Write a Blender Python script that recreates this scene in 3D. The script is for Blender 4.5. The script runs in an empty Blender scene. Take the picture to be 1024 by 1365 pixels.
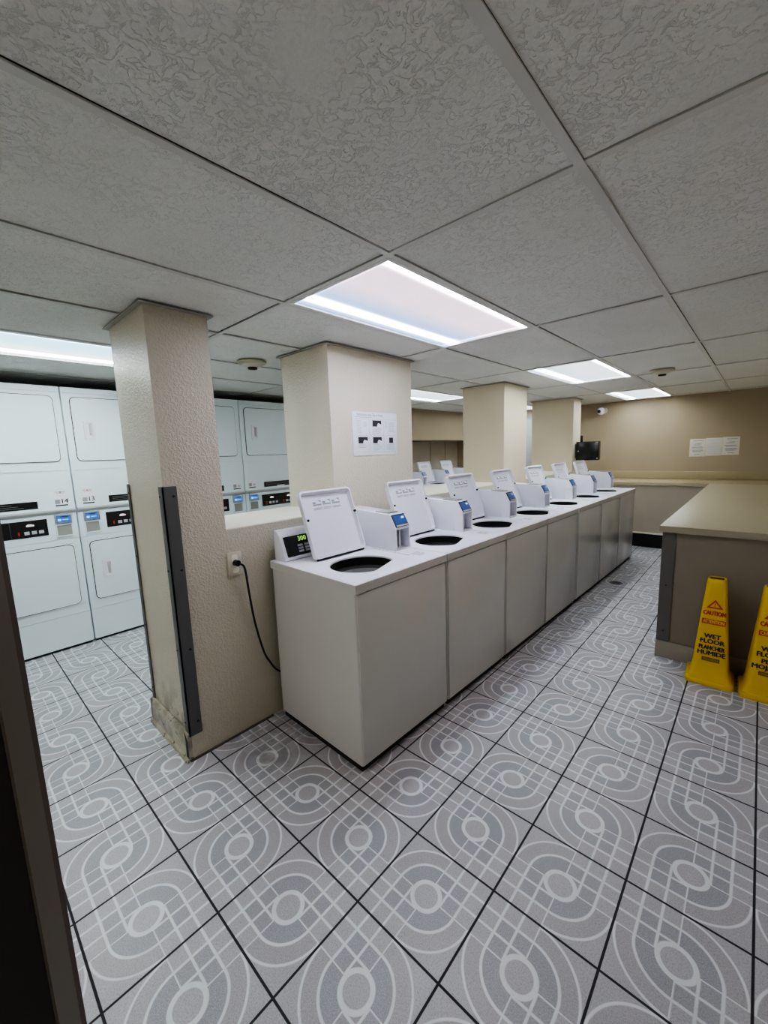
import bpy, bmesh, math, random
from mathutils import Vector, Matrix
random.seed(7)
S = 0.323                 # one floor tile in metres; lengths below are in floor tiles
H = 6.585                 # ceiling height
GX0, GY0, GSX, GSY = -1.29924, 1.13824, 1.88833, 3.77665   # ceiling grid
SC = bpy.context.scene
COL = SC.collection
PI = math.pi

# ------------------------------------------------------------------ node helpers
class NT:
    def __init__(s, name):
        s.m = bpy.data.materials.new(name); s.m.use_nodes = True
        s.t = s.m.node_tree; s.n = s.t.nodes; s.l = s.t.links
        s.bsdf = s.n['Principled BSDF']; s.out = s.n['Material Output']
    def new(s, typ, **kw):
        x = s.n.new(typ)
        for k, v in kw.items(): setattr(x, k, v)
        return x
    def put(s, sock, v):
        if isinstance(v, bpy.types.NodeSocket): s.l.new(v, sock)
        elif v is not None: sock.default_value = v
    def op(s, o, a, b=None, c=None):
        x = s.new('ShaderNodeMath', operation=o)
        s.put(x.inputs[0], a); s.put(x.inputs[1], b); s.put(x.inputs[2], c)
        return x.outputs[0]
    def add(s, a, b): return s.op('ADD', a, b)
    def sub(s, a, b): return s.op('SUBTRACT', a, b)
    def mul(s, a, b): return s.op('MULTIPLY', a, b)
    def mx(s, a, b): return s.op('MAXIMUM', a, b)
    def mn(s, a, b): return s.op('MINIMUM', a, b)
    def ab(s, a): return s.op('ABSOLUTE', a)
    def gt(s, a, b): return s.op('GREATER_THAN', a, b)
    def lt(s, a, b): return s.op('LESS_THAN', a, b)
    def line(s, d, w, soft=.006):
        x = s.new('ShaderNodeMapRange', interpolation_type='SMOOTHSTEP')
        s.put(x.inputs[0], s.ab(d)); x.inputs[1].default_value = w - soft; x.inputs[2].default_value = w + soft
        x.inputs[3].default_value = 1; x.inputs[4].default_value = 0
        return x.outputs[0]
    def ramp(s, v, a, b, lo=0., hi=1.):
        x = s.new('ShaderNodeMapRange', interpolation_type='SMOOTHSTEP')
        s.put(x.inputs[0], v); x.inputs[1].default_value = a; x.inputs[2].default_value = b
        x.inputs[3].default_value = lo; x.inputs[4].default_value = hi
        return x.outputs[0]
    def mix(s, f, a, b):
        x = s.new('ShaderNodeMix', data_type='RGBA')
        s.put(x.inputs[0], f)
        for i, v in ((6, a), (7, b)):
            if isinstance(v, tuple): v = tuple(v) + (1,) if len(v) == 3 else v
            s.put(x.inputs[i], v)
        return x.outputs[2]
    def noise(s, vec, scale, detail=3, rough=.5, dist=0.):
        x = s.new('ShaderNodeTexNoise'); s.put(x.inputs['Vector'], vec)
        x.inputs['Scale'].default_value = scale; x.inputs['Detail'].default_value = detail
        x.inputs['Roughness'].default_value = rough; x.inputs['Distortion'].default_value = dist
        return x.outputs[0]
    def obj(s): return s.new('ShaderNodeTexCoord').outputs['Object']
    def gen(s): return s.new('ShaderNodeTexCoord').outputs['Generated']
    def pos(s): return s.new('ShaderNodeNewGeometry').outputs['Position']
    def sep(s, v):
        x = s.new('ShaderNodeSeparateXYZ'); s.put(x.inputs[0], v); return x.outputs
    def scale(s, v, k):
        x = s.new('ShaderNodeVectorMath', operation='SCALE'); s.put(x.inputs[0], v); x.inputs['Scale'].default_value = k
        return x.outputs[0]
    def bump(s, h, strength, dist):
        x = s.new('ShaderNodeBump'); x.inputs['Strength'].default_value = strength; x.inputs['Distance'].default_value = dist
        s.put(x.inputs['Height'], h); s.l.new(x.outputs[0], s.bsdf.inputs['Normal'])
    def set(s, color=None, rough=None, metal=None, spec=None):
        b = s.bsdf.inputs
        if color is not None: s.put(b['Base Color'], (tuple(color) + (1,)) if isinstance(color, tuple) else color)
        if rough is not None: s.put(b['Roughness'], rough)
        if metal is not None: b['Metallic'].default_value = metal
        if spec is not None: b['Specular IOR Level'].default_value = spec
        return s

def plain(name, color, rough=.5, metal=0., spec=.5, var=.06, nscale=9., bump=0., bscale=300.):
    k = NT(name); p = k.obj()
    n = k.noise(p, nscale, 4)
    c2 = tuple(max(0, c * (1 - 2 * var)) for c in color); c1 = tuple(min(1, c * (1 + var)) for c in color)
    k.set(k.mix(n, c2, c1), rough, metal, spec)
    if bump: k.bump(k.noise(p, bscale, 2), bump, .002)
    return k.m

def emit(name, color, strength):
    k = NT(name); k.set((0, 0, 0), .4)
    k.bsdf.inputs['Emission Color'].default_value = tuple(color) + (1,)
    k.bsdf.inputs['Emission Strength'].default_value = strength
    return k.m

M = {}
def floor_mat():
    k = NT('patterned ceramic tile')
    P = k.scale(k.pos(), 1 / S); x, y, _ = k.sep(P)
    fx, fy = k.op('FLOOR', x), k.op('FLOOR', y)
    a = k.sub(k.sub(x, fx), .5); b = k.sub(k.sub(y, fy), .5)
    par = k.op('FLOORED_MODULO', k.add(fx, fy), 2.)
    s = k.sub(k.mul(par, 2.), 1.)
    grid = k.gt(k.mul(k.mul(a, b), s), 0.)
    ngrid = k.sub(1., grid)
    r = k.op('SQRT', k.add(k.mul(a, a), k.mul(b, b)))
    aa, bb = k.ab(a), k.ab(b)
    ring = k.line(k.sub(r, .142), .022)
    arcs = k.mx(k.line(k.sub(r, .325), .013), k.line(k.sub(r, .483), .011))
    gl = None
    for q, w in ((.0, .0125), (.162, .012), (.325, .013)):
        for d in (aa, bb):
            m = k.line(k.sub(d, q), w); gl = m if gl is None else k.mx(gl, m)
    gl = k.mul(gl, k.gt(r, .15))
    lines = k.mx(ring, k.mx(k.mul(arcs, ngrid), k.mul(gl, grid)))
    edge = k.sub(.5, k.mx(aa, bb))
    grout = k.ramp(edge, .0085, .0135, 1, 0)
    # fills
    din = k.mul(k.mul(k.gt(r, .15), k.lt(r, .325)), ngrid)
    dgr = k.mul(k.mul(k.lt(k.mx(aa, bb), .325), grid), k.gt(r, .15))
    dark = k.mx(din, k.mul(dgr, .9))
    mid = k.mul(k.mul(k.gt(r, .325), k.lt(r, .483)), ngrid)
    sp = k.noise(P, 70., 3, .75); sp2 = k.noise(P, 120., 2, .6)
    cl = k.noise(P, 1.3, 3)
    base = k.mix(mid, (.465, .465, .495), (.42, .41, .435))
    base = k.mix(dark, base, (.33, .345, .385))
    base = k.mix(k.mul(k.ramp(sp, .42, .66), .50), base, (.20, .192, .202))
    base = k.mix(k.mul(k.ramp(sp2, .50, .66), .50), base, (.62, .61, .64))
    tone = k.new('ShaderNodeTexWhiteNoise', noise_dimensions='2D')
    cmb = k.new('ShaderNodeCombineXYZ'); k.put(cmb.inputs[0], fx); k.put(cmb.inputs[1], fy); k.put(tone.inputs['Vector'], cmb.outputs[0])
    base = k.mix(k.mul(tone.outputs[0], .10), base, (.30, .30, .31))
    lc = k.mix(k.mul(k.ramp(sp2, .4, .7), .3), (.74, .77, .79), (.62, .65, .67))
    col = k.mix(lines, base, lc)
    col = k.mix(k.mul(k.ramp(cl, .5, .75), .16), col, (.24, .235, .23))
    # grime plus shade painted into the floor colour between near pillar and washer
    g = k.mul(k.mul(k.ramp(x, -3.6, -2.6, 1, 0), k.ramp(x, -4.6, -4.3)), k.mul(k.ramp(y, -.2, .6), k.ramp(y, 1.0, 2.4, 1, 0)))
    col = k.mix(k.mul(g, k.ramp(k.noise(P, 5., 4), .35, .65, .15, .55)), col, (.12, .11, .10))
    col = k.mix(grout, col, (.018, .018, .022))
    k.set(col, k.mix(grout, k.mix(lines, (.36,) * 3, (.30,) * 3), (.8,) * 3), spec=.42)
    hgt = k.sub(k.add(k.mul(lines, .5), k.mul(sp, .22)), k.mul(grout, 1.4))
    k.bump(hgt, .35, .004)
    return k.m
def ceil_mat():
    k = NT('textured ceiling panel')
    P = k.pos()
    a = k.noise(P, 34., 5, .6, .7)
    r1 = k.line(k.sub(a, .5), .012, .018)                      # thin trowel ridges
    patch = k.ramp(k.noise(P, 5.5, 3), .30, .52)
    r1 = k.mul(r1, patch)
    b = k.noise(P, 42., 5, .65, .6)
    tone = k.noise(P, 120., 3, .6)
    broad = k.noise(P, 2.2, 3)
    col = k.mix(tone, (.67, .675, .645), (.84, .845, .82))
    col = k.mix(k.mul(k.ramp(broad, .45, .7), .12), col, (.60, .58, .50))
    col = k.mix(k.mul(r1, .14), col, (.42, .41, .37))
    spot = k.ramp(k.noise(P, 9.3, 1), .835, .845)
    col = k.mix(k.mul(spot, .7), col, (.12, .11, .10))
    k.set(col, .75, spec=.25)
    k.bump(k.add(k.mul(r1, .8), k.add(k.mul(b, .7), k.mul(tone, .35))), .58, .006)
    return k.m
def wall_mat(name, c, bump=.5, rough=.42, grime=0.):
    k = NT(name); P = k.pos()
    n1 = k.noise(P, 85., 3, .5, .6); n2 = k.noise(P, 14., 2)
    blob = k.ramp(n1, .42, .62)
    col = k.mix(k.noise(P, 2.2, 3), tuple(v * .9 for v in c), tuple(min(1, v * 1.05) for v in c))
    if grime:
        z = k.sep(P)[2]
        ny = k.lt(k.sep(P)[1], -.25 * S)
        gr = k.mul(k.mul(k.ramp(z, .12, .42, 1, 0), k.ramp(k.noise(P, 11., 5), .40, .62)), k.add(.12, ny))
        col = k.mix(k.mul(gr, grime), col, (.13, .115, .085))
        chip = k.mul(k.mul(k.ramp(z, .10, .36, 1, 0), ny), k.ramp(k.noise(P, 30., 4, .6, 1.), .61, .66))
        col = k.mix(chip, col, (.05, .045, .04))
    k.set(col, rough, spec=.45)
    k.bump(k.add(blob, k.mul(n2, .5)), bump, .003)
    return k.m
def lens_mat(name, strength, cool, warm, tube=(.985, .975, .97)):
    k = NT(name); gx, gy, _ = k.sep(k.gen())
    d = k.ab(k.sub(gx, .5))                                  # tubes run the long way near both edges
    t1 = k.line(k.sub(gx, .14), .045, .10); t2 = k.mul(k.line(k.sub(gx, .97), .03, .09), .9)
    rip = k.noise(k.scale(k.gen(), 9.), 1., 2)
    tt = k.mx(t1, t2); e = k.add(.095, k.mul(k.mul(tt, k.mul(tt, tt)), 10.5))
    edge = k.mx(k.ramp(gy, .0, .03, 1, 0), k.ramp(gy, .97, 1., 0, 1))
    e = k.add(e, k.mul(edge, .25)); e = k.mul(e, k.add(.85, k.mul(rip, .3)))
    col = k.mix(k.ramp(gx, .22, .62), cool, warm)
    col = k.mix(tt, col, tube)
    k.set((.4, .4, .42), .3)
    k.l.new(col, k.bsdf.inputs['Emission Color'])
    k.put(k.bsdf.inputs['Emission Strength'], k.mul(e, strength))
    return k.m

M['floor'] = floor_mat(); M['ceil'] = ceil_mat()
M['wall'] = wall_mat('beige textured paint', (.72, .65, .52))
M['wall_warm'] = wall_mat('warm beige paint', (.76, .665, .49), .3)
M['column'] = wall_mat('beige glossy textured paint', (.575, .525, .42), .6, .33, .55)
M['back'] = wall_mat('tan paint', (.36, .29, .19), .25, .5)
M['apron'] = plain('tan laminate panel', (.47, .42, .335), .35, var=.03)
M['sill'] = plain('cream painted sill', (.90, .86, .72), .45, var=.02)
M['plenum'] = plain('dark plenum', (.02, .02, .02), .9)
M['tbar'] = plain('grey painted grid steel', (.62, .62, .59), .45, var=.03)
M['angle'] = plain('dull wall angle', (.36, .35, .31), .5)
M['lightframe'] = plain('white fixture frame', (.75, .75, .75), .4)
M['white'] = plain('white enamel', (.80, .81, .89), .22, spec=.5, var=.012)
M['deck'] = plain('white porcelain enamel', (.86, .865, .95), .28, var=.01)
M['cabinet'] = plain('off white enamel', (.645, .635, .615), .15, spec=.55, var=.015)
M['dryer'] = plain('dryer enamel', (.72, .83, .88), .3, var=.012)
M['dryerlip'] = plain('dryer grey lip', (.50, .52, .52), .4)
M['seamdark'] = plain('dark gasket', (.035, .04, .045), .7)
M['black'] = plain('black plastic', (.008, .008, .009), .25, var=.1)
M['blackmatte'] = plain('black rubber', (.006, .006, .006), .7, var=.1)
M['tub'] = plain('dark washer tub', (.17, .175, .18), .35, metal=.3)
M['tublight'] = plain('grey tub ring', (.55, .55, .56), .4)
M['blue'] = emit('blue reader screen', (.03, .14, .46), .16)
M['bluedim'] = plain('blue reader face', (.03, .095, .30), .3)
M['screen_hi'] = emit('reader glyph glow', (.45, .70, .95), .2)
M['green'] = emit('green digits', (.35, .80, .10), .14)
M['red'] = emit('red lamp', (.6, .03, .03), .06)
M['glyph'] = emit('white indicator', (.85, .85, .85), .16)
M['button'] = plain('grey button', (.42, .43, .45), .4)
M['recess'] = plain('grey recess', (.30, .30, .27), .5)
M['chrome'] = plain('brushed steel', (.55, .55, .56), .3, metal=.9)
M['steel'] = plain('dark galvanised steel', (.115, .118, .122), .38, metal=.35)
M['print'] = plain('grey print', (.30, .31, .34), .6)
M['printlight'] = plain('pale print', (.52, .53, .58), .6)
M['printred'] = plain('red print', (.55, .22, .22), .6)
M['paper'] = plain('white paper', (.80, .82, .87), .6, var=.015)
M['paperwarm'] = plain('aged paper', (.60, .57, .49), .6, var=.02)
M['printdark'] = plain('black print', (.015, .015, .018), .5)
M['ivory'] = plain('ivory plastic', (.62, .58, .48), .4)
M['detector'] = plain('aged detector plastic', (.50, .46, .32), .5)
M['darkgap'] = plain('matte near black', (.02, .018, .015), .8)  # near-black tone for screws, drain slots, sensor chamber and the broken patch
M['worktop'] = plain('olive tan laminate', (.47, .42, .28), .33, var=.04, nscale=60)
M['worktopedge'] = plain('tan laminate edge', (.33, .30, .215), .4)
M['splash'] = plain('tan splash laminate', (.36, .30, .175), .45, var=.03)
M['counterpanel'] = plain('grey brown laminate', (.25, .215, .165), .45, var=.04)
M['countersteel'] = plain('dull corner steel', (.13, .125, .115), .4, metal=.3)
M['toe'] = plain('grey vinyl toe board', (.33, .305, .25), .5)
M['yellow'] = plain('yellow polyethylene', (.76, .50, .006), .38, var=.04)
M['conered'] = plain('red cone print', (.52, .045, .008), .5)
M['coneblack'] = plain('black cone print', (.02, .016, .006), .5)
M['doordark'] = plain('dark brown door', (.018, .015, .012), .6)
M['dooredge'] = plain('brown door edge', (.115, .095, .07), .5)
M['doorseal'] = plain('worn brown door seal', (.075, .055, .042), .7)
M['greydoor'] = plain('grey painted door', (.34, .36, .35), .4)
M['alcove'] = wall_mat('brown grey panel', (.52, .46, .36), .1, .5)
M['cove'] = wall_mat('glazed cove tile', (.47, .44, .345), .1, .3, .5)
M['lens_main'] = lens_mat('prismatic lens cool', 2.0, (.30, .52, 1.0), (1.0, .78, .92))
M['lens_far'] = lens_mat('prismatic lens neutral', 2.1, (.60, .82, 1.0), (.88, .93, 1.0))
M['lens_side'] = lens_mat('prismatic lens aqua', 3.0, (.98, 1.0, .97), (.42, .80, 1.0), (.93, 1., .98))

# ------------------------------------------------------------------ mesh helpers
class MB:
    def __init__(s): s.bm = bmesh.new()
    def face(s, pts):
        vs = [s.bm.verts.new(p) for p in pts]; return s.bm.faces.new(vs)
    def box(s, x0, x1, y0, y1, z0, z1, bev=0., seg=2):
        v = [s.bm.verts.new((x, y, z)) for x in (x0, x1) for y in (y0, y1) for z in (z0, z1)]
        fs = [s.bm.faces.new([v[i] for i in q]) for q in ((0, 1, 3, 2), (4, 6, 7, 5), (0, 4, 5, 1), (2, 3, 7, 6), (0, 2, 6, 4), (1, 5, 7, 3))]
        if bev:
            es = list({e for f in fs for e in f.edges})
            bmesh.ops.bevel(s.bm, geom=es, offset=bev, segments=seg, affect='EDGES', profile=.5)
        return s
    def prism(s, pts, axis, a0, a1, bev=0.):
        def P(p, a): return {'x': (a, p[0], p[1]), 'y': (p[0], a, p[1]), 'z': (p[0], p[1], a)}[axis]
        A = [s.bm.verts.new(P(p, a0)) for p in pts]; B = [s.bm.verts.new(P(p, a1)) for p in pts]
        fs = [s.bm.faces.new(A[::-1]), s.bm.faces.new(B)]
        n = len(pts)
        for i in range(n): fs.append(s.bm.faces.new((A[i], A[(i + 1) % n], B[(i + 1) % n], B[i])))
        if bev:
            es = list({e for f in fs for e in f.edges})
            bmesh.ops.bevel(s.bm, geom=es, offset=bev, segments=2, affect='EDGES', profile=.5)
        return s
    def loft(s, loops, cap=True):
        R = [[s.bm.verts.new(p) for p in L] for L in loops]
        n = len(R[0])
        for A, B in zip(R, R[1:]):
            for i in range(n): s.bm.faces.new((A[i], A[(i + 1) % n], B[(i + 1) % n], B[i]))
        if cap:
            s.bm.faces.new(R[0][::-1]); s.bm.faces.new(R[-1])
        return s
    def lathe(s, prof, c=(0, 0, 0), n=24, cap=True):
        return s.loft([[(c[0] + r * math.cos(2 * PI * i / n), c[1] + r * math.sin(2 * PI * i / n), c[2] + z) for i in range(n)] for r, z in prof], cap)
    def cyl(s, c, d, r, L, n=16):
        d = Vector(d).normalized(); u = d.orthogonal().normalized(); w = d.cross(u); c = Vector(c)
        return s.loft([[tuple(c + d * t + u * r * math.cos(2 * PI * i / n) + w * r * math.sin(2 * PI * i / n)) for i in range(n)] for t in (0, L)])
    def tube(s, pts, r, n=8):
        pts = [Vector(p) for p in pts]; L = []
        for i, p in enumerate(pts):
            t = (pts[min(i + 1, len(pts) - 1)] - pts[max(i - 1, 0)]).normalized()
            u = t.cross(Vector((.31, .2, .93))).normalized(); w = t.cross(u)
            L.append([tuple(p + u * r * math.cos(2 * PI * k / n) + w * r * math.sin(2 * PI * k / n)) for k in range(n)])
        return s.loft(L)
    def xform(s, m): bmesh.ops.transform(s.bm, matrix=m, verts=s.bm.verts[:]); return s
    def build(s, name, mat, parent=None, smooth=True, ang=35):
        bmesh.ops.recalc_face_normals(s.bm, faces=s.bm.faces[:])
        bmesh.ops.scale(s.bm, vec=(S, S, S), verts=s.bm.verts[:])
        me = bpy.data.meshes.new(name); s.bm.to_mesh(me); s.bm.free()
        me.materials.append(mat)
        if smooth:
            me.polygons.foreach_set('use_smooth', [True] * len(me.polygons)); me.set_sharp_from_angle(angle=math.radians(ang))
        o = bpy.data.objects.new(name, me); COL.objects.link(o)
        if parent: o.parent = parent
        return o

def rrect(w, h, r, n=5, cx=0., cy=0.):
    out = []
    for sx, sy, a0 in ((1, 1, 0), (-1, 1, 90), (-1, -1, 180), (1, -1, 270)):
        for i in range(n):
            a = math.radians(a0 + 90 * i / (n - 1))
            out.append((cx + sx * (w / 2 - r) + r * math.cos(a), cy + sy * (h / 2 - r) + r * math.sin(a)))
    return out
def inset(y0, y1, z0, z1, r, n=5): return rrect(y1 - y0, z1 - z0, r, n, (y0 + y1) / 2, (z0 + z1) / 2)

def thing(name, label, cat, loc=(0, 0, 0), rz=0., group=None):
    o = bpy.data.objects.new(name, None); COL.objects.link(o); o.empty_display_size = .05
    o.location = tuple(v * S for v in loc); o.rotation_euler = (0, 0, rz)
    return tag(o, label, cat, group)
def tag(o, label, cat, group=None):
    o['label'] = label; o['category'] = cat
    if group: o['group'] = group
    return o
def struct(o): o['kind'] = 'structure'; return o
def copy_tree(o, parent=None):
    c = o.copy(); COL.objects.link(c); c.parent = parent
    for ch in list(o.children): copy_tree(ch, c)
    return c
def text(name, body, size, mat, parent, matrix, bold=0., squash=1.):
    """lettering as a mesh, lying in the local XY plane of `matrix` (tile units)"""
    cu = bpy.data.curves.new('t', 'FONT'); cu.body = body; cu.size = size; cu.align_x = 'CENTER'; cu.align_y = 'CENTER'
    cu.resolution_u = 2
    t = bpy.data.objects.new('t', cu); COL.objects.link(t)
    dg = bpy.context.evaluated_depsgraph_get()
    me = bpy.data.meshes.new_from_object(t.evaluated_get(dg)); bpy.data.objects.remove(t); bpy.data.curves.remove(cu)
    b2 = bmesh.new()                                          # heavier strokes: the outline laid down a few times, slightly shifted
    for q_, (sx, sy) in enumerate(((0, 0), (-1, 0), (1, 0), (0, .6), (0, -.6)) if bold else ((0, 0),)):
        m2 = me.copy(); m2.transform(Matrix.Translation((sx * bold / max(squash, .1), sy * bold, q_ * .0002))); b2.from_mesh(m2); bpy.data.meshes.remove(m2)
    b2.to_mesh(me); b2.free()
    me.transform(Matrix.Scale(S, 4) @ matrix @ Matrix.Diagonal((squash, 1, 1, 1)))
    me.materials.clear(); me.materials.append(mat); me.name = name
    o = bpy.data.objects.new(name, me); COL.objects.link(o)
    if parent: o.parent = parent
    return o
def basis(o, u, v):
    u = Vector(u).normalized(); v = Vector(v).normalized(); n = u.cross(v)
    m = Matrix((u, v, n)).transposed().to_4x4(); m.translation = Vector(o); return m

# ------------------------------------------------------------------ the room
XL, XR, YF, YB = -12.80, 2.75, -6.5, 20.55
struct(MB().box(XL, XR, YF, YB, -.3, 0).build('floor', M['floor'], smooth=False))
lights = [(-1, 0, 'lens_main'), (-1, 2, 'lens_far'), (-1, 4, 'lens_far'), (-4, -1, 'lens_side'), (-4, 2, 'lens_far'), (-4, 4, 'lens_far')]
lit = {(i, j) for i, j, _ in lights}
gx = lambda i: GX0 + GSX * i
gy = lambda j: GY0 + GSY * j
m = MB()
for i in range(-7, 3):
    for j in range(-2, 6):
        if (i, j) in lit: continue
        x0, x1 = max(gx(i) + .038, XL), min(gx(i + 1) - .038, XR)
        y0, y1 = max(gy(j) + .038, YF), min(gy(j + 1) - .038, YB)
        if x1 - x0 < .05 or y1 - y0 < .05: continue
        dx, dy, dz = random.uniform(-.008, .008), random.uniform(-.008, .008), random.uniform(0, .010)
        m.box(x0 + dx, x1 + dx, y0 + dy, y1 + dy, H + .014 + dz, H + .06 + dz)
ceiling = struct(m.build('ceiling', M['ceil'], smooth=False))
m = MB()
for i in range(-6, 3):
    m.box(gx(i) - .036, gx(i) + .036, YF, YB, H, H + .012)
for j in range(-1, 6):
    for i in range(-7, 3):
        a, b = max(gx(i) + .036, XL), min(gx(i + 1) - .036, XR)
        m.box(a, b, gy(j) - .036, gy(j) + .036, H + .001, H + .012)
struct(m.build('ceiling_grid', M['tbar'], ceiling, smooth=False))
struct(MB().box(XL, XR, YF, YB, H + .35, H + .5).build('ceiling_slab', M['plenum'], smooth=False))
for n, (i, j, mm) in enumerate(lights):
    lab = ['ceiling light panel above the nearest washers, largest in view', 'second ceiling light panel over the washer row, above the third pillar gap',
           'third ceiling light panel, farthest, near the back wall', 'aqua tinted ceiling light panel over the dryers, cut by the picture edge',
           'ceiling light panel seen between the pillar with the instruction sheet and the next', 'small sliver of lit ceiling panel seen past the third pillar'][n]
    cx_, cy_ = gx(i) + GSX / 2, gy(j) + GSY / 2
    t = thing('ceiling_light', lab, 'ceiling light', (cx_, cy_, H), 0, 'recessed ceiling light panels')
    w, l = GSX / 2 - .04, GSY / 2 - .04
    f = MB()
    for x0, x1, y0, y1 in ((-w, w, -l, -l + .05), (-w, w, l - .05, l), (-w, -w + .05, -l + .05, l - .05), (w - .05, w, -l + .05, l - .05)):
        f.box(x0, x1, y0, y1, .0, .09)
    f.build('fixture_frame', M['lightframe'], t, smooth=False)
    MB().box(-w + .05, w - .05, -l + .05, l - .05, .03, .05).build('diffuser', M[mm], t, smooth=False)

struct(MB().box(XL - .3, XL, YF, YB, -.3, H + .5).build('wall_left', M['alcove'], smooth=False))
struct(MB().box(XR, XR + .3, YF, YB, -.3, H + .5).build('wall_right', M['wall'], smooth=False))
struct(MB().box(XL - .3, XR + .3, YB, YB + .3, -.3, H + .5).build('wall_back', M['back'], smooth=False))
struct(MB().box(XL - .3, XR + .3, YF - .3, YF, -.3, H + .5).build('wall_front', M['wall'], smooth=False))
# header over the washer alcove on the left, and the stretch of wall beside the dryers
struct(MB().box(XL, -10.85, 10.5, YB, 5.08, H + .012).build('wall_header', M['back'], smooth=False))
struct(MB().box(XL, -10.7, 6.75, 10.5, 0, H + .012).build('wall_side', M['back'], smooth=False))
m = MB()
for y0, y1 in ((10.52, 13.6), (13.66, 15.76), (15.80, 17.50), (17.56, 19.06), (19.12, 20.5)):
    m.box(XL + .02, XL + .09, y0, y1, 3.0, 5.07, .01)
struct(m.build('wall_panelling', M['alcove']))

# pillars and the low partition wall
PX0, PX1 = -5.83, -4.34
pill = [(-.258, .585, 'column'), (2.83, 5.29, 'wall'), (9.98, 11.68, 'wall_warm'), (16.48, 17.45, 'wall_warm')]
for k, (y0, y1, mm) in enumerate(pill):
    PB = PX0 - (.33 if k == 3 else 0)
    struct(MB().box(PB, PX1, y0, y1, 0, H + .012).build('pillar', M[mm], smooth=False))
    m = MB()
    for x0, x1, a, b in ((PB - .07, PX1 + .07, y0 - .07, y0 - .001), (PB - .07, PX1 + .07, y1 + .001, y1 + .07), (PB - .07, PB - .001, y0, y1), (PX1 + .001, PX1 + .07, y0, y1)):
        m.box(x0, x1, a, b, H - .02, H - .001)
    struct(m.build('trim_ceiling', M['angle'], smooth=False))
KZ = 3.425
for k, (a, b) in enumerate(((.585, 2.83), (5.29, 9.98), (11.68, 16.48))):
    struct(MB().box(PX0, PX1, a, b, 0, KZ).build('wall_partition', M['column'] if k == 0 else M['wall'], smooth=False))
    struct(MB().box(PX0 - .02, PX1 - .004, a + .001, b - .001, KZ, KZ + .025, .008).build('trim_sill', M['sill']))
# glazed base moulding round the near pillar
m = MB()
m.prism([(-.318, .0), (-.318, .40), (-.30, .44), (-.26, .44), (-.26, 0)], 'x', PX0 - .05, PX1 + .0)
m.prism([(-.36, .0), (-.345, .05), (-.318, .07), (-.318, 0)], 'x', PX0 - .05, PX1 + .02)
m.prism([(PX0 - .06, .0), (PX0 - .06, .40), (PX0 - .04, .44), (PX0 - .002, .44), (PX0 - .002, 0)], 'y', -.318, .585)
struct(m.build('baseboard_pillar', M['cove']))
m = MB(); m.prism([(PX1 + .002, 0), (PX1 + .03, 0), (PX1 + .02, .02), (PX1 + .002, .028)], 'y', -.30, 1.14)  # thin strip added for the dark grime line; the partition has no baseboard
struct(m.build('partition_grime_line', M['doorseal']))

def guard(name, label, ax, ay, sx, z0, z1, w=.16):
    """steel angle on an outside corner of the pillar; sx is the outward x side"""
    t = thing(name, label, 'corner guard', (ax, ay, 0))
    MB().box(.002 * sx, .022 * sx, -.022, w, z0, z1).build('side_flange', M['steel'], t, smooth=False)
    MB().box(-w * .72 * sx, .022 * sx, -.022, -.002, z0, z1).build('end_flange', M['steel'], t, smooth=False)
    for z in (z0 + .2, z0 + (z1 - z0) * .36, z0 + (z1 - z0) * .68, z1 - .14):
        MB().cyl((.02 * sx, w * .7, z), (sx, 0, 0), .018, .012, 10).build('screw', M['darkgap'], t)
        MB().cyl((-w * .5 * sx, -.02, z), (0, -1, 0), .014, .01, 10).build('screw', M['darkgap'], t)
guard('corner_guard', 'wide dark steel corner guard on the near pillar, above the cracked base tile', PX1, -.258, 1, .40, 4.18, .17)
guard('corner_guard', 'thin steel corner guard on the far edge of the near pillar, beside the dryers', PX0, -.258, -1, .46, 4.18, .10)
# cracked base-tile corner
o = MB().prism([(PX1 - .07, .06), (PX1 + .012, .03), (PX1 + .012, .36), (PX1 - .03, .42), (PX1 - .085, .47), (PX1 - .05, .34)], 'y', -.3225, -.319).build('damaged_patch', M['darkgap'])
tag(o, 'dark broken patch at the foot of the near pillar under the steel guard', 'damage')

# doors
q = Vector((-3.75, .235)).normalized() * 2.4
dx0, dy0 = 1.7225 + q.x, -2.356 + q.y
ang = math.atan2(-.6, .8)
d = struct(bpy.data.objects.new('door_1', None)); COL.objects.link(d); d.location = (dx0 * S, dy0 * S, 0); d.rotation_euler = (0, 0, ang)
# local: +x = broad face normal, -y = along the leaf away from its free edge
MB().box(.013, .15, -1.55, -.012, .04, 6.2, .01).build('door_leaf', M['doordark'], d)
MB().box(.012, .151, -.0115, .001, .04, 6.2).build('door_edge', M['dooredge'], d, smooth=False)
MB().box(-.03, .011, -1.55, -.002, .03, 6.2).build('door_seal', M['doorseal'], d, smooth=False)
m = MB().box(-9.5, -7.35, YB - .1, YB - .002, 0, 6.1, .01)
d2 = struct(m.build('door_2', M['greydoor']))
m = MB(); m.box(-9.62, -9.5, YB - .14, YB - .002, 0, 6.22); m.box(-7.35, -7.23, YB - .14, YB - .002, 0, 6.22); m.box(-9.5, -7.35, YB - .14, YB - .002, 6.1, 6.22)
struct(m.build('door_frame', M['greydoor'], d2, smooth=False))
MB().cyl((-7.6, YB - .1, 3.0), (0, -1, 0), .09, .12).build('door_handle', M['chrome'], d2)

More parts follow.
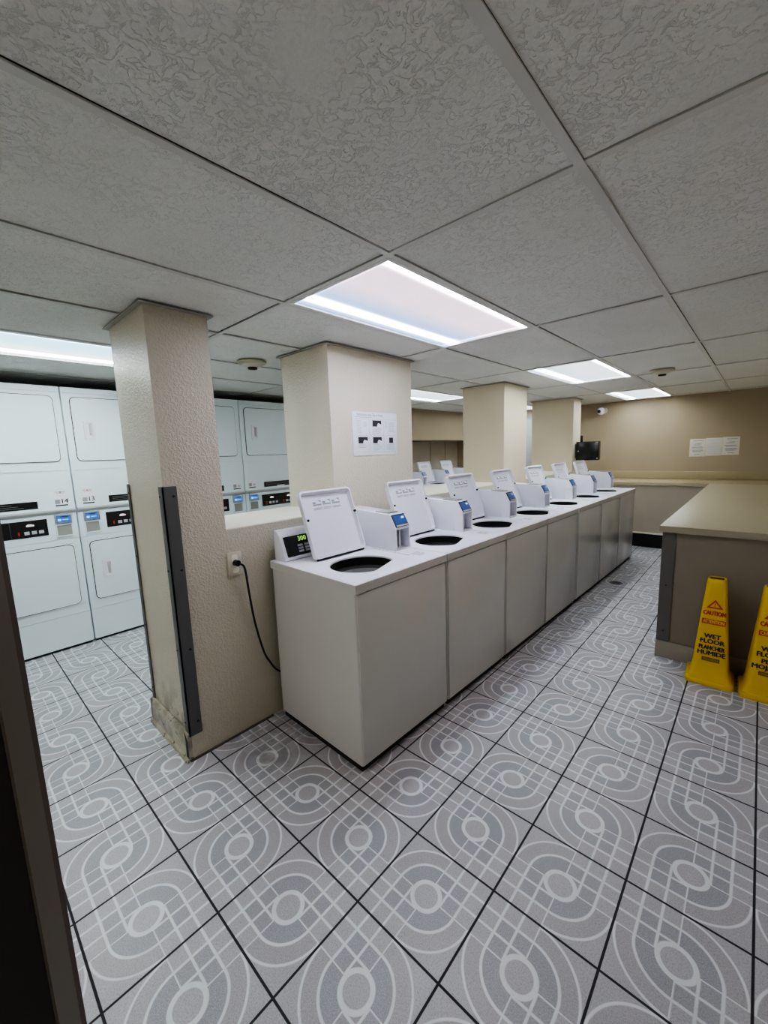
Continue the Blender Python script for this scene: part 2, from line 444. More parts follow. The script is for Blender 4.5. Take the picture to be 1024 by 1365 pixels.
# ------------------------------------------------------------------ washers
W2, D2, ZD = 1.045, 1.06, 2.82
def tex_line(m, x0, x1, y0, y1, z): m.box(x0, x1, y0, y1, z, z + .003)
def make_washer(label, cat, group):
    t = thing('washing_machine', label, cat, (0, 0, 0), 0, group)
    cr = lambda e, z: [(x - .005, y, z) for x, y in rrect(2 * D2 - .05 - 2 * e, 2 * W2 - .03 - 2 * e, .03, 4)]
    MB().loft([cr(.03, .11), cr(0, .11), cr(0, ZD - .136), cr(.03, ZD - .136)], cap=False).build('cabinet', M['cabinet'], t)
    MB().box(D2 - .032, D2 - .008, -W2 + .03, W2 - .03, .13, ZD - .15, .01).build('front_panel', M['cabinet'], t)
    MB().box(-D2 + .06, D2 - .07, -W2 + .04, W2 - .04, .0, .112).build('base', M['blackmatte'], t, smooth=False)
    # deck with a round tub opening
    n = 64; ocx, ocy = .33, -.225
    inner, inner2, outer, outer2 = [], [], [], []
    for i in range(n):
        a = 2 * PI * i / n; ca, sa = math.cos(a), math.sin(a)
        rx = .49; ix, iy = rx * ca, .53 * sa
        if ix + .35 * iy > .40:                                # the flattened front edge of the opening
            kk = .40 / (ix + .35 * iy); ix *= kk; iy *= kk
        inner.append((ocx + ix, ocy + iy))
        tx = min(((D2 - ocx) / ca if ca > 1e-6 else ((-D2 - ocx) / ca if ca < -1e-6 else 9e9)), ((W2 - ocy) / sa if sa > 1e-6 else ((-W2 - ocy) / sa if sa < -1e-6 else 9e9)))
        outer.append([ocx + tx * ca, ocy + tx * sa])
    for cxn, cyn in ((D2, W2), (D2, -W2), (-D2, W2), (-D2, -W2)):   # put a sample on every corner
        kx = min(range(n), key=lambda i: (outer[i][0] - cxn) ** 2 + (outer[i][1] - cyn) ** 2); outer[kx] = [cxn, cyn]
    m = MB(); sh = lambda P, e: [(x - math.copysign(e, x) if abs(abs(x) - D2) < 1e-4 else x, y - math.copysign(e, y) if abs(abs(y) - W2) < 1e-4 else y) for x, y in P]
    L = lambda P, z: [(x, y, z) for x, y in P]
    m.loft([L(inner, ZD - .035), L(inner, ZD - .008), L([(ocx + (x - ocx) * 1.02, ocy + (y - ocy) * 1.02) for x, y in inner], ZD), L(sh(outer, .014), ZD), L(sh(outer, .004), ZD - .005),
            L(outer, ZD - .012)], cap=False)
    m.build('deck', M['deck'], t, ang=50)
    MB().loft([L(outer, ZD - .0125), L(outer, ZD - .132), L(sh(outer, .02), ZD - .135)], cap=False).build('deck_skirt', M['cabinet'], t, ang=50)  # deck edge in the darker cabinet enamel: forward-facing shade put into colour
    # raised step of the deck beside the coin box
    m = MB().box(-.25, .62, .575, .60, ZD - .001, ZD + .012, .004)
    m.box(.54, .82, .66, .90, ZD - .001, ZD + .002); m.build('deck_moulding', M['deck'], t)
    m = MB()
    for r in range(4): m.box(.57 + r * .055, .60 + r * .055, .68, .88 - .04 * (r % 2), ZD + .0025, ZD + .0045)
    m.build('deck_sticker', M['printlight'], t, smooth=False)
    # tub
    m = MB(); cc = lambda k, z: [(ocx + (x - ocx) * k, ocy + (y - ocy) * k, z) for x, y in inner]
    m.loft([cc(1.03, ZD - .03), cc(1.03, ZD - .17), cc(.97, ZD - .17)], cap=False)
    tub = m.build('tub', M['blackmatte'], t)
    m = MB().loft([cc(1.0, ZD - .172), cc(.96, ZD - .3), cc(.93, ZD - 1.2)], cap=False)
    m.face(cc(.93, ZD - 1.2)[::-1]); m.build('tub_wall', M['tub'], tub)
    m = MB(); ar = []
    for k, z in ((.96, ZD - .22), (.945, ZD - .75)):
        ar.append([(ocx + (inner[i % n][0] - ocx) * k * .99, ocy + (inner[i % n][1] - ocy) * k * .99, z) for i in range(12, 34)])
    for i in range(21): m.face([ar[0][i], ar[0][i + 1], ar[1][i + 1], ar[1][i]])
    m.build('tub_liner', M['tublight'], tub)
    # console
    y0, y1 = -.965, .60
    prof = [(-1.03, ZD + .002), (-.715, ZD + .002), (-.705, ZD + .045), (-.855, ZD + .415), (-.90, ZD + .475), (-.96, ZD + .505), (-1.03, ZD + .505)]
    con = MB().prism(prof, 'y', y0, y1, .018).build('console', M['white'], t)
    u = Vector((0, 1, 0)); v = Vector((-.15, 0, .37)).normalized(); o_ = Vector((-.705, 0, ZD + .045)); nn = u.cross(v)
    def on(yc, sc, w, h, dep, off=.0):
        """box on the sloped console face: centre (y, distance up the slope)"""
        b = MB().box(-w / 2, w / 2, -h / 2, h / 2, off, off + dep)
        return b.xform(basis(o_ + u * yc + v * sc, u, v))
    on(-.47, .198, .88, .345, .012).build('control_panel', M['black'], con, smooth=False)
    text('display', '300', .115, M['green'], con, basis(o_ + u * -.56 + v * .30 + nn * .014, u, v), .002)
    for r in range(3):
        for c in range(2):
            on(-.63 + c * .135, .09 + r * .05, .095, .035, .01, .012).build('button', M['button'], con, smooth=False)
    # lid, leaning back on the console
    tilt = math.radians(20); lu = Vector((0, 1, 0)); lv = Vector((-math.sin(tilt), 0, math.cos(tilt))); ln = lu.cross(lv)
    lb = basis((-.325, -.095, ZD + .03), lu, lv)                # local: x across, y up, +z towards the front
    LW, LH = 1.12, 1.16
    o2 = rrect(LW, LH, .075, 6, 0, LH / 2); i2 = rrect(LW - .055, LH - .055, .06, 6, 0, LH / 2 - .005); i3 = rrect(LW - .10, LH - .10, .05, 6, 0, LH / 2 - .012)
    P3 = lambda P, z: [(x, y, z) for x, y in P]
    m = MB().loft([P3(rrect(LW - .05, LH - .05, .06, 6, 0, LH / 2), -.062), P3(o2, -.045), P3(o2, .04), P3(i2, .045), P3(i2, .03), P3(i3, -.028)])
    lid = m.xform(lb).build('lid', M['white'], t, ang=30)
    # lid sits clear of the deck on a dark hinge strip
    MB().box(-LW / 2 + .05, LW / 2 - .04, -.026, .004, -.03, .02).xform(lb).build('hinge', M['blackmatte'], lid, smooth=False)
    MB().box(LW / 2 - .012, LW / 2 + .006, .03, .19, .0, .03).xform(lb).build('lid_damper', M['blackmatte'], lid, smooth=False)
    for sx in (-1, 1):
        MB().cyl((sx * (LW / 2 - .035), LH * .60 - .04 * (sx < 0), .03), (0, 0, 1), .022, .03, 12).xform(lb).build('bumper', M['black'], lid)
    for c in range(3):
        m = MB(); pl = MB()
        xc = -.2 + c * .205
        m.box(xc - .085, xc + .085, .90, .925, -.028, -.0245); m.box(xc - .085, xc - .03, .93, .965, -.028, -.0245); m.box(xc + .03, xc + .085, .93, .99, -.028, -.0245)
        m.box(xc - .09, xc + .09, .845, .856, -.028, -.0245); m.box(xc - .09, xc + .05, .825, .834, -.028, -.0245)
        pl.prism([(xc - .03, .925), (xc + .085, .925), (xc + .07, .955), (xc + .02, .985), (xc - .01, .965)], 'z', -.028, -.0235)
        m.xform(lb).build('pictogram', M['print'], lid, smooth=False)
        pl.xform(lb).build('pictogram_hand', M['paper'], lid, smooth=False)
    # coin box
    a, b = .645, 1.03; z0 = ZD + .002
    prof = [(-1.02, z0), (.05, z0), (.05, z0 + .375), (.275, z0 + .375), (.275, z0 + .405), (.14, z0 + .635), (-1.02, z0 + .69)]
    cb = MB().prism(prof, 'y', a, b, .008).build('coin_box', M['white'], t)
    m = MB().box(.05, .275, a, a + .03, z0, z0 + .376); m.box(.05, .275, b - .03, b, z0, z0 + .376); m.box(.05, .275, a + .03, b - .03, z0, z0 + .03)
    m.build('slot_housing', M['white'], cb, smooth=False)
    m = MB().box(.052, .06, a + .03, b - .03, z0 + .03, z0 + .372); m.build('slot_recess', M['recess'], cb, smooth=False)
    MB().box(.06, .10, a + .05, a + .20, z0 + .05, z0 + .33, .006).build('coin_slide', M['black'], cb)
    MB().box(.06, .16, a + .21, a + .27, z0 + .03, z0 + .34, .006).build('slide_rail', M['chrome'], cb)
    su = Vector((0, 1, 0)); so = Vector((.275, (a + b) / 2, z0 + .405)); sv = Vector((.14 - .275, 0, .23)).normalized()
    sn = su.cross(sv)
    bx = lambda x0, x1, y0, y1, e0, e1: MB().box(x0, x1, y0, y1, e0, e1).xform(basis(so, su, sv))
    bx(-.17, .165, .015, .255, .0, .014).build('reader_bezel', M['seamdark'], cb, smooth=False)
    bx(-.155, .15, .06, .23, .014, .02).build('reader_screen', M['bluedim'], cb, smooth=False)
    g = bx(.04, .11, .165, .20, .02, .024); g.build('reader_light', M['screen_hi'], cb, smooth=False)
    bx(-.155, .15, .02, .05, .014, .02).build('reader_strip', M['button'], cb, smooth=False)
    MB().box(-.28, .06, a + .08, b - .08, z0 + .645, z0 + .668).xform(Matrix.Identity(4)).build('top_label', M['recess'], cb, smooth=False)
    return t

WG, AG = 'washers in the row along the partition', 'washers in the alcove across the room'
wl = ['nearest white top-loading washer with open lid, its bare side beside the power outlet',
      'second white top-loading washer counting from the near end of the row',
      'third white top-loading washer counting from the near end of the row',
      'fourth white top-loading washer, just before the wide gap in the row',
      'fifth white top-loading washer, just past the wide gap in the row',
      'sixth white top-loading washer, second from the far end of the row',
      'seventh white top-loading washer, at the far end of the row beside the black wall box']
first = make_washer(wl[0], 'washing machine', WG)
a = math.radians(1.25); dv = Vector((math.sin(a), math.cos(a))); nv = Vector((-math.cos(a), math.sin(a)))
p0 = Vector((-2.118, 1.205))
s0 = 0.
for k in range(7):
    o = first if k == 0 else copy_tree(first)
    if k == 4: s0 += .085
    c = p0 + dv * (s0 + W2) + nv * D2
    o.location = (c.x * S, c.y * S, 0); o.rotation_euler = (0, 0, -a); o['label'] = wl[k]; s0 += 2.115
al = ['washer in the alcove of which only the coin box shows past the instruction pillar',
      'washer with open lid in the alcove, left of the two whole lids',
      'washer with open lid in the alcove, right of the two whole lids',
      'washer in the alcove mostly hidden by the third pillar']
for k, yy in enumerate((11.69, 13.80, 15.91, 18.02)):
    o = copy_tree(first); o.location = (-11.22 * S, yy * S, 0); o.rotation_euler = (0, 0, 0); o['label'] = al[k]; o['group'] = AG

# ------------------------------------------------------------------ stacked dryers
DXF, DP, DW = -10.55, 2.245, 2.225
def make_dryer(label, side, number):
    """local: +x front at 0, y centred; side=+1 puts the reader at high y"""
    t = thing('stacked_dryer', label, 'dryer', (0, 0, 0), 0, 'stacked dryers along the left wall')
    h = DW / 2
    MB().box(-2.1, -.02, -h, h, .06, 6.335, .012).build('cabinet', M['dryer'], t)
    MB().box(-2.05, -.05, -h + .03, h - .03, 0, .06).build('base', M['blackmatte'], t, smooth=False)
    P = lambda y0, y1, z0, z1, x0, x1, r=.02, b=0.: MB().prism(inset(y0, y1, z0, z1, r, 5), 'x', x0, x1)
    P(-h + .006, h - .006, 6.205, 6.33, -.02, .012).build('top_trim', M['dryer'], t)
    P(-h + .006, h - .006, 4.385, 6.19, -.02, .006).build('upper_front', M['dryer'], t)
    P(-h + .006, h - .006, 3.47, 4.37, -.02, .012).build('label_panel', M['dryer'], t)
    MB().prism([(-.02, 3.36), (-.02, 3.47), (.06, 3.47), (.06, 3.43), (.02, 3.375)], 'y', -h + .006, h - .006).build('ledge', M['dryerlip'], t, smooth=False)
    P(-h + .006, h - .006, 2.735, 3.36, -.02, .0).build('control_fascia', M['dryer'], t)
    P(-h + .006, h - .006, .86, 2.72, -.02, .006).build('lower_front', M['dryer'], t)
    P(-h + .006, h - .006, .07, .845, -.02, .012).build('kick_panel', M['dryer'], t)
    for nm, z0, z1 in (('upper_door', 4.60, 6.10), ('lower_door', 1.10, 2.58)):
        dd = MB().prism(inset(-h + .16, h - .16, z0, z1, .10, 7), 'x', .02, .038).build(nm, M['dryer'], t)
        MB().prism(inset(-h + .145, h - .145, z0 - .015, z1 + .015, .11, 7), 'x', .006, .02).build('gasket', M['seamdark'], dd)
        zc = 5.33 if nm[0] == 'u' else 1.84; yc = -h + .47
        hm = MB()
        ring = lambda w, hh, x: [(x, yy, zz) for yy, zz in rrect(w, hh, .03, 5, yc, zc)]
        hm.loft([ring(.22, .46, .039), ring(.22, .46, .062), ring(.14, .36, .062), ring(.12, .34, .042)])
        hm.build('handle', M['white'], dd)
        MB().box(.043, .075, yc - .005, yc + .045, zc - .12, zc + .16, .01).build('handle_grip', M['dryerlip'], dd)
    # dark warning strip, number sticker
    yb = -side * .42
    y0, y1 = (-h + .02, .41) if side > 0 else (-.42, h - .02)
    s = MB().box(.012, .018, y0, y1, 3.53, 3.70).build('warning_strip', M['black'], t, smooth=False)
    m = MB()
    for r in range(3): m.box(.018, .0195, y0 + .08, y1 - .25 - .1 * r, 3.57 + .04 * r, 3.575 + .04 * r)
    m.build('strip_print', M['print'], s, smooth=False)
    MB().box(.018, .02, y0 + .5, y0 + .8, 3.535, 3.56).build('strip_notch', M['white'], s, smooth=False)
    ys = side * (h - .26)
    st = MB().box(.012, .016, ys - .13, ys + .13, 3.545, 3.80).build('sticker', M['paper'], t, smooth=False)
    MB().box(.016, .018, ys - .12, ys + .12, 3.545, 3.575).build('sticker_bar', M['printdark'], st, smooth=False)
    MB().box(.016, .018, ys - .12, ys - .02, 3.60, 3.70).build('sticker_square', M['print'], st, smooth=False)
    if number:
        text('sticker_number', number, .155, M['printdark'], st, basis((.0175, ys + .06, 3.655), (0, 1, 0), (0, 0, 1)), .003)
    else:
        MB().box(.016, .018, ys + .02, ys + .11, 3.61, 3.68).build('sticker_mark', M['printlight'], st, smooth=False)
    if number:
        m = MB()
        for q_, z in ((.10, 3.875), (.075, 3.845)): m.box(.0125, .0145, ys - q_, ys + q_, z, z + .012)
        m.prism([(ys - .02, 3.86), (ys + .02, 3.86), (ys, 3.91)], 'x', .0125, .0145)
        m.build('red_logo_print', M['printred'], t, smooth=False)
    # control panel (two halves) and card reader
    y0, y1 = (-h + .04, .53) if side > 0 else (-.53, h - .04)
    cp = MB().box(.0, .012, y0, y1, 2.89, 3.275).build('control_panel', M['black'], t, smooth=False)
    ym = y1 - .66 if side > 0 else y0 + .66
    MB().box(.012, .014, ym - .008, ym + .008, 2.90, 3.27).build('panel_divider', M['seamdark'], cp, smooth=False)
    halves = ((ym + .1, 1), (ym - .62, 1)) if side > 0 else ((y0 + .12, 1), (y0 + .80, 1))
    for ya, _ in halves:
        g = MB().box(.012, .015, ya + .18, ya + .32, 3.14, 3.175); g.box(.012, .015, ya + .2, ya + .28, 3.175, 3.19); g.build('display', M['glyph'], cp, smooth=False)
        for c in range(3):
            MB().box(.012, .018, ya + .13 + c * .13, ya + .22 + c * .13, 2.955, 3.03).build('button', M['button'], cp, smooth=False)
        MB().box(.012, .016, ya + .02, ya + .05, 2.95, 3.04).build('stop_lamp', M['red'], cp, smooth=False)
    yr = side * (h - .275)
    rb = MB().box(.0, .05, yr - .165, yr + .165, 3.12, 3.35, .012).build('card_reader', M['chrome'], t)
    MB().box(.05, .056, yr - .135, yr + .135, 3.155, 3.32).build('reader_screen', M['blue'], rb, smooth=False)
    MB().box(.056, .059, yr - .05, yr + .09, 3.275, 3.305).build('reader_bar', M['seamdark'], rb, smooth=False)
    m = MB().box(.056, .059, yr - .11, yr - .05, 3.19, 3.24); m.box(.056, .059, yr - .02, yr + .09, 3.21, 3.225); m.build('reader_print', M['screen_hi'], rb, smooth=False)
    m = MB()
    m.box(.0, .035, yr - .165, yr - .14, 2.81, 3.11); m.box(.0, .035, yr + .14, yr + .165, 2.81, 3.11); m.box(.0, .035, yr - .14, yr + .14, 2.81, 2.835); m.box(.0, .03, yr - .14, yr + .14, 3.085, 3.11)
    cs = m.build('coin_tray', M['dryer'], t, smooth=False)
    MB().box(.001, .006, yr - .14, yr + .14, 2.835, 3.085).build('tray_recess', M['recess'], cs, smooth=False)
    return t
for k, (lab, side, num) in enumerate((('stacked white dryer whose sticker reads 14, at the left edge', 1, '14'), ('stacked white dryer whose sticker reads 13, beside the near pillar', -1, '13'),
                                       ('stacked white dryer seen over the partition, mostly hidden by the near pillar', 1, None),
                                       ('stacked white dryer seen over the partition, in front of the pillar with the instruction sheet', -1, None))):
    o = make_dryer(lab, side, num)
    o.location = (DXF * S, (-.13 + DP * (k - .5)) * S, 0)

# ------------------------------------------------------------------ counters on the right and along the back
CZ = 2.87
t = thing('countertop', 'L-shaped olive tan laminate worktop on the right and along the back wall', 'countertop', (0, 0, 0))
m = MB().box(.30, XR - .004, 7.55, 18.36, CZ - .13, CZ, .012); m.build('side_top', M['worktop'], t)
MB().box(-4.30, XR - .004, 18.362, YB - .004, CZ - .13, CZ, .012).build('rear_top', M['splash'], t)
MB().box(-4.30, XR - .004, YB - .06, YB - .004, CZ + .001, CZ + .36, .008).build('splashback', M['splash'], t)
MB().box(-4.30, .30, 18.35, 18.361, CZ - .125, CZ - .01).build('front_edge_strip', M['worktop'], t, smooth=False)
MB().box(.30, XR - .004, 7.538, 7.549, CZ - .13, CZ - .006).build('end_edge_strip', M['worktopedge'], t, smooth=False)
t = thing('counter_base', 'grey brown counter base behind the yellow cones', 'counter', (0, 0, 0))
MB().box(.42, XR - .01, 7.68, 18.34, .0, CZ - .132).build('end_panel', M['counterpanel'], t, smooth=False)
MB().box(.36, .419, 7.66, 18.34, .36, CZ - .132).build('side_panel', M['counterpanel'], t, smooth=False)
m = MB().box(.355, .57, 7.645, 7.66, .37, CZ - .134); m.box(.345, .355, 7.645, 7.85, .37, CZ - .134); m.build('corner_guard', M['countersteel'], t, smooth=False)
for z in (.6, 1.6): MB().cyl((.46, 7.645, z), (0, -1, 0), .015, .01, 10).build('screw', M['darkgap'], t)
MB().box(.335, XR - .01, 7.64, 7.679, 0, .36, .008).build('toe_board', M['toe'], t)
struct(MB().box(-4.30, .34, 18.44, 18.52, .66, CZ - .132).build('wall_apron', M['apron'], smooth=False))
m = MB().box(-4.30, .34, 18.38, 18.52, .60, .659)
struct(m.build('trim_ledge', M['sill'], smooth=False))
struct(MB().box(-4.30, .34, 18.42, 18.52, 0, .599).build('baseboard_back', M['blackmatte'], smooth=False))

# ------------------------------------------------------------------ wet floor cones
def make_cone(label, loc, rz, second, third):
    t = thing('wet_floor_cone', label, 'wet floor cone', loc, rz, 'wet floor cones')
    sq = lambda w, r, z, n=6: [(x, y, z) for x, y in rrect(w, w, r, n)]
    MB().loft([sq(.72, .07, .0), sq(.735, .075, .03), sq(.735, .075, .075), sq(.70, .07, .10), sq(.66, .08, .105)]).build('base', M['yellow'], t)
    m = MB().loft([sq(.655, .08, .100), sq(.60, .08, .16), sq(.565, .09, .26), sq(.54, .09, .40), sq(.30, .07, 1.93), sq(.285, .065, 1.99), sq(.25, .06, 2.01), sq(.22, .05, 2.005), sq(.20, .05, 1.90)])
    body = m.build('cone_body', M['yellow'], t)
    MB().box(-.10, .10, -.05, .03, 2.006, 2.012, .002).build('top_opening', M['coneblack'], body)
    # front face basis (faces -y)
    zf0, zf1 = .40, 1.93; yf0, yf1 = -.27, -.15
    v = Vector((0, yf1 - yf0, zf1 - zf0)).normalized(); u = Vector((1, 0, 0))
    at = lambda s: Vector((0, yf0, zf0)) + v * s + u.cross(v) * .004
    L = Vector((0, yf1 - yf0, zf1 - zf0)).length
    s_of = lambda z: (z - zf0) / (zf1 - zf0) * L
    m = MB()
    for x0, x1 in ((-.055, -.038), (.038, .055)): m.box(x0, x1, 1.33, 1.49, .0, .008)
    m.box(-.055, .055, 1.32, 1.333, .0, .008)
    m.xform(basis(at(0), u, v)).build('handle_relief', M['yellow'], body, smooth=False)
    tri = MB(); za = s_of(1.47)
    T = [(-.125, 0), (.125, 0), (0, .17)]; T2 = [(-.075, .026), (.075, .026), (0, .125)]
    for i in range(3):
        j = (i + 1) % 3; tri.prism([T[i], T[j], T2[j], T2[i]], 'z', 0, .003)
    tri.box(-.008, .008, .055, .10, 0, .003); tri.box(-.008, .008, .034, .046, 0, .003)
    tri.xform(basis(at(za), u, v)).build('warning_triangle', M['conered'], body, smooth=False)
    text('lettering', 'CAUTION', .118, M['conered'], body, basis(at(s_of(1.375)), u, v), .007, .62)
    MB().box(-.175, .175, -.048, .048, 0, .003).xform(basis(at(s_of(1.215)), u, v)).build('red_band', M['conered'], body, smooth=False)
    text('band_lettering', second, .088, M['yellow'], body, basis(at(s_of(1.215)) + u.cross(v) * .004, u, v), .004, .62 if len(second) > 7 else .75)
    text('lettering', 'WET', .118, M['coneblack'], body, basis(at(s_of(.935)), u, v), .006, .95)
    text('lettering', 'FLOOR', .118, M['coneblack'], body, basis(at(s_of(.835)), u, v), .006, .95)
    text('lettering', third[0], .112, M['coneblack'], body, basis(at(s_of(.715)), u, v), .006, .68 if len(third[0]) > 6 else .95)
    text('lettering', third[1], .118, M['coneblack'], body, basis(at(s_of(.61)), u, v), .006, .95)
    MB().box(-.13, .13, -.035, .035, 0, .003).xform(basis(at(s_of(.495)), u, v)).build('maker_mark', M['coneblack'], body, smooth=False)
    m = MB().box(-.12, .12, -.026, .026, .003, .004); m.xform(basis(at(s_of(.495)), u, v)).build('maker_mark_field', plain('dull yellow print', (.30, .19, .01), .5), body, smooth=False)
make_cone('yellow wet floor cone lettered PLANCHER HUMIDE in front of the counter end', (1.30, 7.25, 0), math.radians(2), 'ATTENTION', ('PLANCHER', 'HUMIDE'))
make_cone('yellow wet floor cone lettered PISO MOJADO, cut by the picture edge', (2.09, 7.20, 0), math.radians(3), 'CUIDADO', ('PISO', 'MOJADO'))

# ------------------------------------------------------------------ small fittings
def xface(m, x): return basis((x, 0, 0), (0, 1, 0), (0, 0, 1))
# instruction sheet on the pillar
t = thing('instruction_sheet', 'white laminated instruction sheet with six small pictures on the second pillar', 'notice', (PX1, 4.06, 4.94))
MB().box(.002, .014, -.68, .68, -.445, .445, .003).build('sheet', M['paper'], t)
text('heading', 'Instructions using Tap or Swipe', .078, M['print'], t, basis((.0155, -.17, .385), (0, 1, 0), (0, 0, 1)), .001, .78)
m = MB(); g = MB(); dk = MB(); wh = MB(); tx = MB()
for y in (-.205, .235): g.box(.014, .0152, y - .003, y + .003, -.37, .30)
for z in (-.03, .30, -.37): g.box(.014, .0152, -.62, .64, z - .003, z + .003)
g.build('table_rules', M['printlight'], t, smooth=False)
for (y, z, w, h_) in ((.03, .215, .27, .13), (-.40, -.13, .27, .13), (.03, -.13, .27, .13), (.47, -.135, .13, .12)):
    dk.box(.014, .0155, y - w / 2, y + w / 2, z - h_ / 2, z + h_ / 2)
    pc = dk.build('picture', M['printdark'], t, smooth=False); dk = MB()
    if w > .2: MB().prism([(y + .0, z - .067), (y + .14, z - .067), (y + .14, z - .02), (y + .04, z + .01), (y + .01, z - .02)], 'x', .0155, .0165).build('picture_hand', M['paper'], pc, smooth=False)
rnd = random.Random(3)
for y0, y1, z0, z1 in ((-.56, -.42, .02, .27), (-.38, -.25, .14, .24), (-.12, .2, .0, .13), (.28, .36, .12, .27), (.40, .62, .04, .25), (-.55, -.26, -.29, -.22), (-.10, .17, -.34, -.22), (.32, .62, -.33, -.22)):
    z = z1
    while z > z0:
        tx.box(.014, .0152, y0, y1 - rnd.random() * .3 * (y1 - y0), z - .01, z); z -= .027
tx.box(.014, .0152, -.61, -.15, .325, .34)
tx.build('small_print', M['printlight'], t, smooth=False)
# three notices on the back wall
for k, lab in enumerate(('leftmost of three paper notices on the back wall', 'middle of three paper notices on the back wall', 'rightmost of three paper notices on the back wall')):
    t = thing('paper_sign', lab, 'notice', (-.36 + .565 * k, YB, 4.27 + .02 * k), 0, 'paper notices on the back wall')
    MB().box(-.28, .28, -.012, -.002, -.385, .385, .002).build('sheet', M['paperwarm'], t)
    m = MB(); rnd = random.Random(k)
    for z, w in ((.30, .17), (.17, .10), (.12, .14), (.03, .19), (-.01, .20), (-.10, .20), (-.14, .19), (-.18, .15), (-.29, .10)):
        xo = rnd.uniform(-.03, .03); m.box(xo - w, xo + w, -.0145, -.012, z - .013, z + .013)
    m.build('printed_text', M['printlight'] if k == 1 else M['print'], t, smooth=False)
# outlet and cord
t = thing('wall_outlet', 'ivory wall outlet on the partition beside the nearest washer', 'outlet', (PX1, .672, 2.885))
MB().box(.003, .028, -.12, .12, -.19, .19, .012).build('cover_plate', M['ivory'], t)
for z in (-.09, .09):
    MB().prism(rrect(.11, .12, .04, 5, 0, z), 'x', .028, .034).build('socket', M['sill'], t)
MB().cyl((.028, 0, 0), (1, 0, 0), .012, .008, 10).build('screw', M['chrome'], t)
def spl(P, n=8):
    P = [Vector(p) for p in P]; out = []
    for i in range(len(P) - 1):
        a_, b_, c_, d_ = P[max(i - 1, 0)], P[i], P[i + 1], P[min(i + 2, len(P) - 1)]
        for j in range(n):
            t_ = j / n
            out.append(.5 * ((2 * b_) + (c_ - a_) * t_ + (2 * a_ - 5 * b_ + 4 * c_ - d_) * t_ ** 2 + (-a_ + 3 * b_ - 3 * c_ + d_) * t_ ** 3))
    return out + [P[-1]]
t = thing('power_cord', 'black power cord hanging from the wall outlet down behind the washer', 'power cord', (0, 0, 0))
pts = spl([(-4.215, .70, 2.89), (-4.20, .755, 2.84), (-4.215, .79, 2.70), (-4.25, .835, 2.36), (-4.27, .905, 1.83), (-4.285, 1.03, 1.27), (-4.29, 1.14, 1.02), (-4.29, 1.24, .85), (-4.29, 1.36, .74)])
MB().tube(pts, .017).build('cord', M['blackmatte'], t)
MB().cyl((PX1 + .0345, .672, 2.90), (1, .15, -.04), .05, .075, 14).build('plug', M['black'], t)
# smoke detectors
for lab, x, y in (('round aged smoke detector on the ceiling before the dryers', -6.54, 2.58), ('smoke detector on the ceiling right of the far light panels', -.50, 11.9)):
    t = thing('smoke_detector', lab, 'smoke detector', (x, y, H), 0, 'smoke detectors')
    MB().lathe([(.29, -.002), (.30, -.02), (.29, -.045), (.22, -.07)], n=28).build('base', M['detector'], t)
    MB().lathe([(.215, -.071), (.19, -.09), (.13, -.12), (.10, -.125)], n=28).build('cover', M['ivory'], t)
    MB().lathe([(.10, -.126), (.095, -.16), (.06, -.165)], n=20).build('sensor_chamber', M['darkgap'], t)
# camera on the back wall
t = thing('security_camera', 'small white security camera high on the back wall', 'security camera', (-4.30, YB, 6.19))
MB().cyl((.12, -.003, .03), (0, -1, 0), .14, .05, 20).build('mount_plate', M['ivory'], t)
MB().cyl((.10, -.052, .03), (-.5, -.85, -.15), .05, .12, 12).build('arm', M['ivory'], t)
MB().lathe([(.02, -.17), (.09, -.16), (.15, -.10), (.17, 0), (.15, .10), (.09, .16), (.02, .17)], (.02, -.24, 0), 20).build('housing', M['white'], t)
MB().cyl((-.02, -.385, -.015), (-.1, -1, -.05), .075, .05, 18).build('lens', M['black'], t)
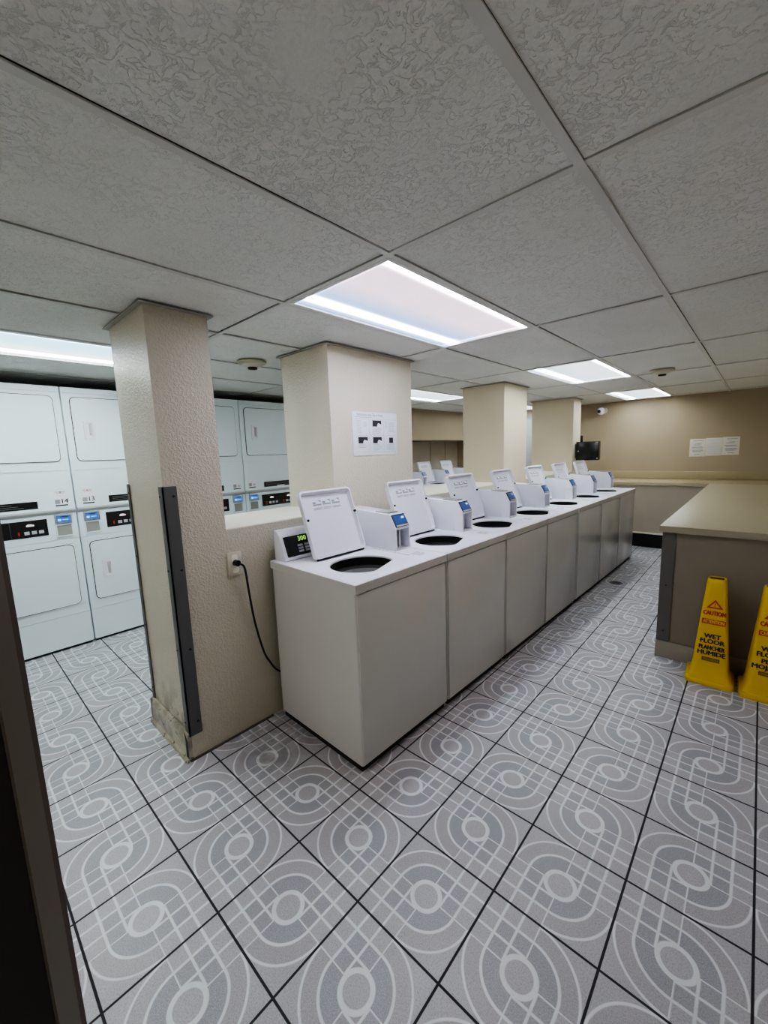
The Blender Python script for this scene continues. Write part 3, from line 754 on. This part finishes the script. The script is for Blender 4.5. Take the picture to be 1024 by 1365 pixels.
# black wall box by the last pillar
t = thing('mounted_terminal', 'black wall-mounted box with a short antenna on the last pillar', 'wall box', (PX1, 16.95, 4.31))
MB().box(.06, .96, -.20, .12, -.41, .40, .02).build('housing', M['black'], t)
MB().box(.003, .06, -.13, .07, -.30, .30).build('wall_bracket', M['steel'], t, smooth=False)
MB().box(.19, .29, -.12, -.03, .401, .66, .02).build('antenna', M['black'], t)
MB().cyl((.16, -.201, -.01), (0, -1, 0), .03, .015, 12).build('lock', M['chrome'], t)
MB().box(.961, .975, -.17, .09, -.36, .35, .004).build('screen', plain('dim glass', (.03, .02, .03), .08), t)
m = MB().box(.85, .93, -.205, -.2005, .33, .36); m.box(.90, .95, -.205, -.2005, -.36, -.30); m.build('status_marks', M['button'], t, smooth=False)
# floor drain
t = thing('floor_drain', 'small round dark drain cover in the aisle beside the far washers', 'floor drain', (-1.51, 12.4, 0))
MB().lathe([(.19, .001), (.19, .012), (.165, .016)], n=28).build('cover', M['steel'], t)
m = MB()
for r in range(-2, 3): m.box(-.11, .11, r * .045 - .009, r * .045 + .009, .0162, .018)
m.build('slots', M['darkgap'], t, smooth=False)

# added fill lamp behind the viewpoint, brightens the near washer side and partition
ld = bpy.data.lights.new('rear_fill_lamp', 'AREA'); ld.shape = 'RECTANGLE'; ld.size = 1.7 * S; ld.size_y = 3.4 * S
ld.energy = 1.5; ld.color = (1., .97, .92)
lo = bpy.data.objects.new('rear_fill_lamp', ld); COL.objects.link(lo); lo.location = (-3.2 * S, -4.6 * S, (H - .03) * S)
# ------------------------------------------------------------------ world, camera, colour
w = bpy.data.worlds.new('World'); SC.world = w; w.use_nodes = True
w.node_tree.nodes['Background'].inputs[0].default_value = (.5, .52, .55, 1); w.node_tree.nodes['Background'].inputs[1].default_value = .05
yaw, pit, rol = -.74388651, -.145259179, -.0345966377
f = Vector((math.sin(yaw) * math.cos(pit), math.cos(yaw) * math.cos(pit), math.sin(pit)))
rt = Vector((math.cos(yaw), -math.sin(yaw), 0)); up = rt.cross(f)
r2 = rt * math.cos(rol) + up * math.sin(rol); u2 = up * math.cos(rol) - rt * math.sin(rol)
cd = bpy.data.cameras.new('Camera'); cam = bpy.data.objects.new('Camera', cd); COL.objects.link(cam)
mat = Matrix((r2, u2, -f)).transposed().to_4x4(); mat.translation = Vector((1.72255, -2.35618, 4.55228)) * S
cam.matrix_world = mat
cd.sensor_fit = 'HORIZONTAL'; cd.sensor_width = 36; cd.lens = 36 * 545.12 / 1024; cd.clip_start = .02
SC.camera = cam
SC.view_settings.view_transform = 'AgX'
SC.view_settings.look = 'AgX - Medium High Contrast'
SC.view_settings.exposure = 3.02
SC.view_settings.gamma = 1.0
